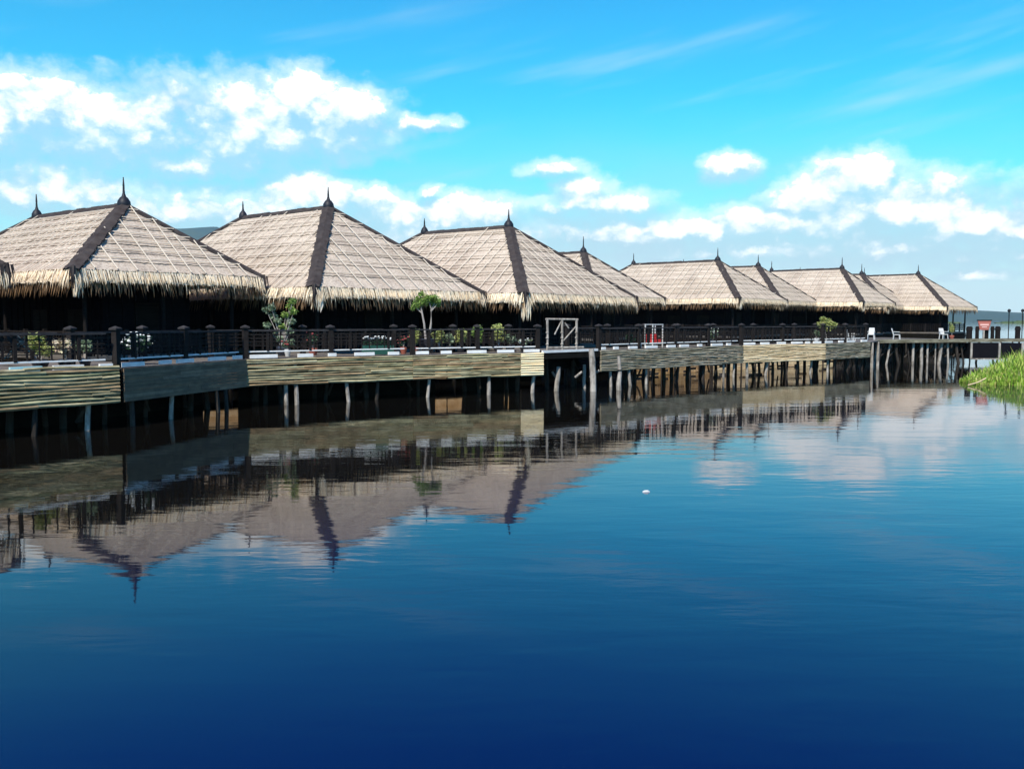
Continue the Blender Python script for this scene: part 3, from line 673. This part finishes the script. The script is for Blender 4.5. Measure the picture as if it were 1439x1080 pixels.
# gate frame on the landing
g0 = aty(769, 489, 43.9); g1 = aty(810, 489, 44.6); T = thing('gate_frame', 'pale timber frame with diagonal braces standing on the landing', 'gate', (g0.x, g0.y, DK + .04), math.atan2(g1.y - g0.y, g1.x - g0.x))
GW = (Vector((g1.x, g1.y)) - Vector((g0.x, g0.y))).length; GH = 1.46
for k, x in enumerate((0, GW * .5, GW)):
    mb = MB(); mb.tube([(x, 0, 0), (x + .02, 0, .6), (x, 0, GH)], [.055, .05, .065], 8)
    for z in (.25, .55, .8): mb.lathe((x, 0, z), [(.05, 0), (.075, .02), (.075, .06), (.05, .08)], 8)
    mb.build('post', M['pile_pale'], T)
mb = MB(); mb.tube([(-.08, 0, GH + .02), (GW + .08, 0, GH + .0)], .05, 7); mb.build('top_bar', M['pile_pale'], T)
mb = MB(); mb.tube([(GW * .25, 0, .75), (GW * .47, 0, GH - .1)], .035, 6); mb.tube([(GW * .55, 0, .45), (GW * .97, 0, GH - .35)], .035, 6); mb.tube([(GW * .6, .02, GH - .15), (GW * .74, .02, GH - .42)], .035, 6); mb.build('brace', M['pile_pale'], T)
mb = MB(); mb.tube([(0, 0, .12), (GW + .4, 0, .12)], .05, 7); mb.build('bottom_bar', M['pile_pale'], T)

# ------------------------------------------------------------------ far platform and walkway at the right
P1a, P1b, P1c = Vector((26.9, 68.3, 0)), Vector((34.9, 70.8, 0)), Vector((52, 75, 0))
def farwalk(a, b, dep, label, np_, beams=True):
    T = thing('far_platform', label, 'platform', a, 0, 'platforms on piles at the right'); d = b - a; n = nrm_(a, b); mb = MB(); m = int(d.length / .22)
    for k in range(m):
        s0, s1 = k / m, (k + .94) / m; z = U(-.01, .01); u = Vector((0, 0, DK - .06 + z)); v = Vector((0, 0, DK + z)); P0, P1 = d * s0, d * s1
        mb.hexa([P0 + u, P1 + u, P1 + n * dep + u, P0 + n * dep + u, P0 + v, P1 + v, P1 + n * dep + v, P0 + n * dep + v])
    mb.build('deck', M['deck'], T)
    mb = MB(); z = Vector((0, 0, DK - .08)); mb.bar(z - n * .05, d + z - n * .05, .07, .26); mb.build('edge_board', M['bamboo_grey'], T)
    for k in range(np_):
        s = (k + .3 + U(-.4, .4)) / np_
        for r in range(3):
            c = d * s + n * (dep * (.03 + .4 * r)); mb = MB(); ra = U(.05, .12); ln = Vector((U(-.5, .5), 0, 0))
            mb.tube([c + ln + Vector((0, 0, -.8)), c + ln * .4 + Vector((0, 0, .6)), c + Vector((0, 0, DK - .06))], ra, 7); mb.build('pile', M['pile_pale'] if r == 0 and R() < .6 else M['pile'], T)
        if R() < .7: mb = MB(); c = d * s + n * .5; mb.tube([c + Vector((0, 0, .5)), c + d.normalized() * 1.3 + Vector((0, 0, DK - .1))], .06, 6); mb.build('brace', M['pile'], T)
    return T
farwalk(P1a, P1b, 9.0, 'open plank platform on many tall piles near the last hut', 13)
farwalk(P1b + Vector((.05, 0, 0)), P1c, 3.0, 'plank jetty leading off right above the dark shed', 5)
# link between boardwalk end and far platform
rr = LP[8]; T = thing('connecting_deck', 'short plank deck linking the screened boardwalk to the open platform', 'deck', rr); e = P1a - rr + Vector((.4, .3, 0)); n = nrm_(rr, P1a)
mb = MB(); mb.hexa([Vector((.02, 0, 1.76)), e + Vector((0, 0, 1.76)), e + n * 2.2 + Vector((0, 0, 1.76)), n * 2.2 + Vector((0.02, 0, 1.76)), Vector((.02, 0, 1.83)), e + Vector((0, 0, 1.83)), e + n * 2.2 + Vector((0, 0, 1.83)), n * 2.2 + Vector((.02, 0, 1.83))]); mb.build('deck', M['deck'], T)
for s in (.3, .8):
    mb = MB(); mb.tube([e * s + Vector((0, 0, -.7)), e * s + Vector((0, 0, 1.76))], .1, 7); mb.build('pile', M['pile_pale'], T)
# dark shed under the jetty
c0 = aty(1368, 500, 70.0); c1 = aty(1440, 500, 70.0); T = thing('storage_shed', 'dark shed with pale frame hung under the jetty beside the grass', 'shed', (c0.x, 70.4, .35)); W_ = c1.x - c0.x
mb = MB(); mb.box((W_ / 2, 1, .62), (W_, 2, 1.2)); mb.build('wall', M['wall'], T)
mb = MB(); mb.box((W_ / 2, -.04, .02), (W_ + .1, .1, .1)); 
for x in (0, W_ * .55, W_): mb.box((x, -.04, .65), (.14, .1, 1.2))
mb.build('frame', M['pile_pale'], T)
# woven fence behind the right-hand boardwalk, catching the sun between the piles
def ptd(px, Y): d = ray(px, 520); t = Y / d.y; return Vector((d.x * t, Y, 0))
fp = [ptd(890, 53.5), ptd(1000, 60.5), ptd(1085, 64.5), ptd(1170, 69)]
for k, lab in enumerate(('orange-tan woven fence standing in water behind the grey screen, nearest length', 'tan woven fence length standing in water below the pale-leaved pot plant', 'tan woven fence length standing in water behind the bright tan screen')):
    a, b = fp[k], fp[k + 1]; T = thing('woven_fence', lab, 'fence', a, math.atan2((b - a).y, (b - a).x), 'woven fence lengths under the right-hand boardwalk'); Ld = (b - a).length; mb = MB()
    for rz_ in range(9):
        x = 0
        while x < Ld:
            l = min(U(.5, 1.6), Ld - x)
            if R() < .13: x += l; continue
            mb.box((x + l / 2, U(-.01, .01), -.05 + rz_ * .15), (l - .01, .03, .146)); x += l
    mb.build('woven_panel', M['mat_tan'] if k == 0 else M['bamboo_tan'], T)
    for s in range(int(Ld / 1.5) + 1): mb = MB(); mb.tube([(s * 1.5, -.06, -.5), (s * 1.5 + U(-.1, .1), -.06, 1.5)], .06, 6); mb.build('stake', M['pile'], T)
# bollards
for k, (bx_, by0, wpx) in enumerate(((1362, 460, 8), (1373, 461, 5), (1386, 462, 6), (1394.5, 460, 5), (1402, 460, 7), (1430, 461, 7))):
    b = aty(bx_, 470, 71.6 + .28 * (bx_ - 1362) / 10); r = wpx / 2 * b.y / F
    lab = ['widest dark stump at the platform corner beside the last hut', 'thin dark stump left of the red sign', 'short dark stump just right of the red sign post', 'thin dark stump left of its thicker twin', 'thick dark stump in the middle of the jetty', 'dark stump at the far right above the tall grass'][k]
    T = thing('bollard', lab, 'bollard', (b.x, b.y, DK), 0, 'dark stumps standing on the jetty'); mb = MB(); mb.lathe((0, 0, 0), [(r, 0), (r * .95, .5), (r, .92), (r * .7, 1.0)], 10); mb.build('stump', M['frame'], T)
    mb = MB(); mb.lathe((0, 0, .7), [(r * 1.02, 0), (r * 1.12, .03), (r * 1.12, .09), (r * 1.02, .12)], 10); mb.build('collar', M['rail'], T)
# red sign
b = aty(1382, 474, 72.0); T = thing('notice_board', 'red board with pale band on a short post at the jetty', 'sign', (b.x, b.y, DK))
mb = MB(); mb.box((0, 0, .5), (.12, .1, 1.0)); mb.build('post', M['pile_pale'], T)
mb = MB(); mb.hexa([(-.34, -.09, .72), (.34, -.09, .72), (.34, -.03, .72), (-.34, -.03, .72), (-.52, -.09, 1.42), (.52, -.09, 1.42), (.52, -.03, 1.42), (-.52, -.03, 1.42)]); bd = mb.build('board', M['red'], T)
mb = MB(); mb.box((0, -.1, 1.12), (.66, .02, .12)); mb.box((0, -.1, .95), (.4, .02, .08)); mb.build('painted_band', mat('pinkish_paint', (.75, .45, .40), .6), bd)
mb = MB(); mb.box((0, -.06, 1.46), (1.14, .09, .08)); mb.build('top_frame', M['frame'], bd)
for px_, lab, hh in ((1417, 'thin lamp post with small round head above the tall grass', 2.15), (1436, 'thin lamp post at the extreme right edge of the photo', 2.15)):
    b = aty(px_, 470, 73.6); T = thing('lamp_post', lab, 'lamp post', (b.x, b.y, DK), 0, 'thin lamp posts on the jetty'); mb = MB(); mb.tube([(0, 0, 0), (0, 0, hh)], .035, 8); mb.build('pole', M['frame'], T)
    mb = MB(); mb.lathe((0, 0, hh - .05), [(.04, 0), (.12, .05), (.13, .17), (.05, .26)], 10); mb.build('lamp_head', M['iron'], T)
# chairs on the far platform
def chair(px_, py_, Y, rz, lab, s=1.0):
    b = aty(px_, py_, Y); T = thing('plastic_chair', lab, 'chair', (b.x, b.y, DK), rz, 'white chairs on the platform')
    mb = MB(); mb.box((0, 0, .42 * s), (.5 * s, .5 * s, .05)); mb.build('seat', M['white'], T)
    mb = MB(); mb.hexa([(-.24 * s, .2, .44 * s), (.24 * s, .2, .44 * s), (.24 * s, .25, .44 * s), (-.24 * s, .25, .44 * s), (-.2 * s, .34, .95 * s), (.2 * s, .34, .95 * s), (.2 * s, .39, .95 * s), (-.2 * s, .39, .95 * s)]); mb.build('backrest', M['white'], T)
    for x in (-.22, .22):
        for y in (-.22, .22): mb = MB(); mb.bar((x * s, y * s, .42 * s), (x * s * 1.15, y * s * 1.15, 0), .05, .05); mb.build('leg', M['white'], T)
        mb = MB(); mb.bar((x * s * 1.1, -.2, .64 * s), (x * s * 1.1, .28, .66 * s), .05, .04); mb.build('armrest', M['white'], T)
chair(1196, 476, 64.5, .9, 'white plastic chair at the right end of the screened boardwalk', .85)
chair(1224, 474, 69.6, -.5, 'white plastic chair at the left corner of the open platform', .95)
chair(1260, 474, 70.5, 1.1, 'white plastic chair in the middle of the open platform edge', .9)
chair(1326, 474, 72.0, .2, 'white plastic chair beside the tan potted grass', .9)
# red bench with white frame
b = aty(924, 488, 49.6); T = thing('canopy_bench', 'red-cushioned bench in a white square frame on the boardwalk', 'bench', (b.x, b.y, DK), .75); 
for x in (-.42, .42):
    for y in (0, .5): mb = MB(); mb.box((x, y, .62), (.05, .05, 1.24)); mb.build('post', M['white'], T)
mb = MB(); mb.box((0, 0, 1.24), (.9, .06, .05)); mb.box((0, .5, 1.24), (.9, .06, .05)); mb.build('top_bar', M['white'], T)
mb = MB(); mb.box((0, .25, .36), (.78, .46, .16)); mb.box((0, .44, .58), (.78, .10, .34)); mb.build('cushion', M['redcl'], T)
mb = MB(); mb.box((0, .25, .24), (.84, .5, .07)); mb.build('seat', M['white'], T)
b = aty(901, 488, 48.4); T = thing('leaning_board', 'slanted white board leaning left of the red bench', 'board', (b.x, b.y, DK), .7)
mb = MB(); mb.hexa([(-.22, 0, 0), (.02, 0, 0), (.02, .05, 0), (-.22, .05, 0), (.02, .2, .75), (.26, .2, .75), (.26, .25, .75), (.02, .25, .75)]); mb.build('board_panel', M['white'], T)
mb = MB(); mb.bar((.1, .28, .7), (.15, .5, 0), .04, .04); mb.build('strut', M['pile_pale'], T)
# wooden deck chair at far left
b = atz(22, 505, DK); T = thing('deck_chair', 'folding timber deck chair with slanted pale arms at the far left', 'chair', (b.x - .3, b.y + 1.0, DK), .3)
for y in (0, .55):
    mb = MB(); mb.bar((-.6, y, .0), (.25, y, .95), .06, .04); mb.bar((-.25, y, .9), (.5, y, 0), .06, .04); mb.build('leg', M['pile_pale'], T)
mb = MB(); mb.hexa([(-.45, .03, .22), (.0, .03, .40), (.0, .52, .40), (-.45, .52, .22), (-.45, .03, .27), (.0, .03, .45), (.0, .52, .45), (-.45, .52, .27)]); mb.build('seat', M['caprail'], T)
mb = MB(); mb.hexa([(-.33, .05, .5), (-.28, .05, .5), (-.28, .5, .5), (-.33, .5, .5), (-.62, .05, 1.02), (-.57, .05, 1.02), (-.57, .5, 1.02), (-.62, .5, 1.02)]); mb.build('backrest', M['caprail'], T)

# ------------------------------------------------------------------ plants
def leaves(mb, c, rad, n, size=.09, m=0, shell=.5):
    c = Vector(c)
    for _ in range(n):
        d = Vector((U(-1, 1), U(-1, 1), U(-1, 1)))
        if d.length < .1: continue
        d.normalize(); r = U(shell, 1) ; p = c + Vector((d.x * rad[0], d.y * rad[1], d.z * rad[2])) * r
        a = Vector((U(-1, 1), U(-1, 1), U(-.6, .8))).normalized(); b = a.cross(Vector((U(-1, 1), U(-1, 1), U(-1, 1)))).normalized(); s = size * U(.6, 1.3)
        mb.face([p - a * s, p + b * s * .38, p + a * s, p - b * s * .38], m)
def potted(px_, Y, h, w_, lm, label, pot=None, fl=None, flm=None, cat='potted plant', name='potted_plant', n=500, size=.08, tall_pot=.3, z=DK):
    b = aty(px_, 490, Y); T = thing(name, label, cat, (b.x, b.y, z)); 
    if pot: mb = MB(); r = min(.24, w_ * .6); mb.lathe((0, 0, 0), [(r * .65, 0), (r, tall_pot * .7), (r * .92, tall_pot), (r * .8, tall_pot - .03)], 12); mb.build('pot', pot, T)
    base = tall_pot if pot else 0
    mb = MB(); nc = 6
    cs = [(U(-w_ * .5, w_ * .5), U(-w_ * .4, w_ * .4), base + (h - base) * U(.35, .8)) for _ in range(nc)]
    for c in cs: mb.tube([(0, 0, base * .8), (c[0] * .4, c[1] * .4, (base + c[2]) * .5), c], [.02, .015, .008], 5)
    mb.build('stem', M['bark'], T)
    mb = MB()
    for c in cs: leaves(mb, c, (w_ * .5, w_ * .5, (h - base) * .30), n // nc, size)
    mb.build('foliage', lm, T)
    if fl:
        mb = MB()
        for _ in range(fl):
            c = random.choice(cs); q = Vector(c) + Vector((U(-.5, .5) * w_, U(-.55, .1) * w_, U(-.1, .34) * (h - base))); s = U(.03, .06)
            mb.lathe(q, [(s * .3, -s * .5), (s, 0), (s * .5, s * .6)], 6)
        mb.build('blossom', flm, T)
    return T
potted(56, 27.3, 1.05, .42, M['leaf_yel'], 'yellow-green bushy potted shrub behind the leftmost railing', M['pot'])
potted(92, 27.9, .95, .38, M['petal_pink'], 'pinkish-leaved potted plant, left one of a pair in the leftmost bay', M['pot'])
potted(119, 28.6, .95, .30, M['leaf_grey'], 'grey-leaved potted plant, right one of a pair in the leftmost bay', M['pot'])
potted(190, 30.6, 1.0, .62, M['leaf_dark'], 'dark potted bush topped with big white blossoms above the dark plank screen', M['pot'], 90, M['petal'])
# tall leafy shrub
b = aty(397, 490, 38.2); T = thing('tall_shrub', 'tall loose leafy shrub in a pot in front of the second hut', 'shrub', (b.x, b.y, DK)); mb = MB(); mb.lathe((0, 0, 0), [(.18, 0), (.27, .3), (.24, .42)], 12); mb.build('pot', M['pot'], T)
mb = MB(); tips = [(-.62, 0, 1.25), (-.38, .1, 1.65), (-.65, 0, 1.9), (-.4, -.1, 2.0), (.15, 0, 1.7), (.3, .1, 2.05), (.45, 0, 2.25), (.5, -.1, 1.8), (0, 0, 1.2), (-.2, .1, .95), (.3, 0, 1.0), (-.15, -.1, 1.45), (.38, 0, 1.4), (-.1, 0, .7), (.35, 0, .6)]
for t in tips: mb.tube([(0, 0, .35), (t[0] * .35, t[1] * .4, t[2] * .5), t], [.03, .02, .008], 5)
mb.build('stem', M['bark'], T); mb = MB()
for k, t in enumerate(tips): leaves(mb, t, (.20, .18, .16), 90, .075, 0 if k < 4 or k > 8 else 1, .2)
mb.build('foliage', [M['leaf_grey'], M['leaf']], T)
potted(440, 38.9, .95, .35, M['leaf_dark'], 'dark low potted plant right of the tall leafy shrub', M['clay'], 10, M['petal_red'])
potted(404, 37.4, .62, .22, M['leaf_grey'], 'small grey-leaved pot in front of the tall leafy shrub', M['white'], 10, M['petal_red'], n=200)
# white flowers in green planter
b = aty(531, 496, 39.6); T = thing('flower_planter', 'long green planter with a row of white flower heads', 'planter', (b.x, b.y, DK), .6)
mb = MB(); mb.box((0, 0, .2), (1.35, .35, .38)); mb.build('box', M['green_box'], T); mb = MB()
for k in range(5): leaves(mb, (-.55 + .27 * k, 0, .5), (.15, .16, .16), 90, .06)
mb.build('foliage', M['leaf_dark'], T)
for k in range(5):
    mb = MB(); c = Vector((-.56 + .28 * k, U(-.05, .05), .68 + U(-.03, .05)))
    for _ in range(16): q = c + Vector((U(-.11, .11), U(-.09, .09), U(-.04, .05))); mb.lathe(q, [(.015, -.02), (.04, 0), (.02, .03)], 6)
    mb.build('blossom', M['petal'], T)
potted(567, 40.3, .75, .26, M['leaf_dark'], 'small clay-potted plant with red flowers left of the two-stemmed tree', M['clay'], 26, M['petal_red'], n=240)
# small tree
b = aty(597, 492, 41.2); T = thing('small_tree', 'small two-stemmed tree with flat green crown growing from a dark pot', 'tree', (b.x, b.y, DK)); mb = MB(); mb.lathe((.1, 0, 0), [(.22, 0), (.33, .35), (.36, .62), (.3, .64)], 12); mb.build('pot', M['pot'], T)
br = [[(.05, 0, .5), (-.02, 0, 1.3), (-.14, 0, 1.95)], [(.15, 0, .5), (.28, 0, 1.3), (.30, 0, 2.0)], [(-.1, 0, 1.75), (-.4, 0, 2.05)], [(.28, 0, 1.85), (.46, 0, 2.05), (.56, 0, 2.2)], [(-.14, 0, 1.9), (-.2, .1, 2.3)], [(.3, 0, 1.95), (.2, 0, 2.3)], [(.3, 0, 1.9), (.5, .1, 2.35)]]
mb = MB()
for k, l in enumerate(br): mb.tube(l, [.055, .045, .035][:len(l)] if k < 2 else [.028, .018, .012][:len(l)], 7)
mb.build('trunk', M['bark'], T); mb = MB()
for c, r in (((-.38, 0, 2.12), .22), ((-.25, .1, 2.35), .26), ((0, 0, 2.25), .24), ((.15, -.1, 2.45), .24), ((-.15, 0, 2.62), .16), ((.42, 0, 2.42), .25), ((.58, 0, 2.3), .18), ((.35, .2, 2.2), .22), ((-.52, 0, 1.98), .11), ((.62, .1, 2.12), .10)):
    leaves(mb, c, (r, r, r * .75), int(900 * r), .07, 0, .2)
mb.build('crown', M['leaf'], T)
for k, (px_, Y, h, w_, m, lab, pt) in enumerate(((583, 40.4, 1.05, .30, 'leaf_yel', 'yellow-green shrub immediately left of the two-stemmed tree pot', 'clay'), (617, 41.8, 1.05, .36, 'leaf_yel', 'yellow-green shrub immediately right of the two-stemmed tree pot', 'pot'), (632, 42.0, .95, .3, 'leaf_grey', 'grey-leaved shrub third from the two-stemmed tree', 'pot'),
                                            (647, 42.3, 1.15, .34, 'leaf_yel', 'upright yellow-green shrub left of the railing post', 'pot'), (671, 42.6, 1.2, .32, 'leaf', 'bright green shrub right of the railing post', 'pot'), (700, 43.3, 1.25, .42, 'leaf_yel', 'wide yellow-green shrub near the drooping thatch corner', 'pot'), (718, 43.6, .8, .32, 'leaf_grey', 'low grey-green shrub right of the wide yellow-green shrub', 'pot'))):
    potted(px_, Y, h, w_, M[m], lab, M[pt], n=420)
potted(737, 43.0, .6, .36, M['leaf_grey'], 'low pale plant with white flowers at the right end of the yellow screen', M['pot'], 36, M['petal'], n=300)
potted(886, 47.6, .75, .3, M['leaf_dark'], 'dark low potted plant right of the landing', M['pot'])
potted(1001, 54.0, 1.05, .5, M['leaf_grey'], 'pale-leaved bushy pot plant above the grey screen', M['pot'], 24, M['petal'])
b = aty(1161, 480, 61.5); T = thing('feathery_shrub', 'feathery round green shrub on a pale stem in front of the far huts', 'shrub', (b.x, b.y, DK)); mb = MB(); mb.tube([(0, 0, 0), (-.05, 0, .6), (-.1, 0, 1.1)], [.05, .04, .03], 6)
for a in (-.5, -.25, .2, .5): mb.tube([(-.1, 0, .7), (a, 0, 1.3)], [.02, .01], 5)
mb.build('trunk', M['bark'], T); mb = MB()
for c, r in (((-.35, 0, 1.2), .32), ((0, 0, 1.35), .38), ((.4, 0, 1.15), .32), ((.1, 0, .95), .3), ((-.25, 0, 1.55), .22)): leaves(mb, c, (r, r, r * .8), 330, .085, 0, .2)
mb.build('crown', [M['leaf_yel']], T)
potted(1147, 61.0, .8, .25, M['leaf_grey'], 'slim potted plant just left of the feathery shrub', M['white'], n=200)
potted(1337, 72.2, 1.15, .30, M['leaf_yel'], 'tan tufted potted grass beside a white chair on the open platform', M['clay'], n=420)
# ------------------------------------------------------------------ grass bank
GC = Vector((28.6, 48.8, 0))
def bank_h(x, y):
    u = (x - 24.0); s = max(0, min(1, u / 6.0)); v = (y - 48.6 - .15 * (x - 24.4)) / (1.1 + 3.6 * s); 
    return max(0, (1 - v * v)) * (.10 + .62 * s) if u > 0 else 0
mb = MB(); nx, ny = 60, 30; 
for j in range(ny + 1):
    for i in range(nx + 1):
        x = 23.6 + 18 * i / nx; y = 42.5 + 14 * j / ny; h = bank_h(x, y); mb.v.append((x, y, h - .08 + U(-.03, .03)))
for j in range(ny):
    for i in range(nx): a = j * (nx + 1) + i; mb.f.append((a, a + 1, a + nx + 2, a + nx + 1)); mb.m.append(0)
tag(mb.build('grass_bank', M['mud'], smooth=True), kind='structure')
mb = MB(); cnt = 0; tries = 0
cl = [(U(22.8, 36), U(43, 54), U(.75, 1.3)) for _ in range(110)]
while cnt < 26000 and tries < 400000:
    tries += 1
    x = 24.0 + 14 * R() ** 1.3; y = U(43, 55); h = bank_h(x, y)
    if h <= .02: continue
    cc = min(cl, key=lambda c: (c[0] - x) ** 2 + (c[1] - y) ** 2) if cnt % 3 == 0 else cc
    s = max(0, min(1, (x - 24.0) / 4.2)); ln = (.28 + .95 * s) * U(.5, 1.15) * cc[2]
    if R() < .02: ln *= 1.35
    a = U(0, 2 * PI); lean = U(.1, .55) * ln; wd = U(.02, .045); dx, dy = math.cos(a), math.sin(a); p = Vector((x, y, h - .1)); sd = Vector((-dy, dx, 0)) * wd
    m1 = p + Vector((dx * lean * .35, dy * lean * .35, ln * .6)); tp = p + Vector((dx * lean, dy * lean, ln * U(.8, 1)))
    mb.face([p - sd, p + sd, m1 + sd * .8, m1 - sd * .8]); mb.face([m1 - sd * .8, m1 + sd * .8, tp]); cnt += 1
tag(mb.build('grass', M['grass']), 'bright green waterside grass growing taller towards the right edge', 'grass', kind='stuff')
b = atz(1360, 541, 0.05); b2 = atz(1388, 541, .05); mb = MB(); mb.tube([(0, 0, 0), (.5, 0, .14), (b2.x - b.x, .2, .34)], [.03, .035, .03], 7)
o = mb.build('fallen_pole', M['bamboo_tan'], loc=b); tag(o, 'pale bamboo pole sloping into water at the tip of the grass bank', 'pole')
# white scrap on the water
b = atz(908, 691, 0); mb = MB(); mb.tube([(-.07, 0, .0), (-.03, 0, .005), (.03, 0, .008), (.07, 0, .0)], [.012, .03, .03, .01], 8); o = mb.build('floating_scrap', M['foam'], loc=b); tag(o, 'small white scrap floating alone on the blue water', 'litter')
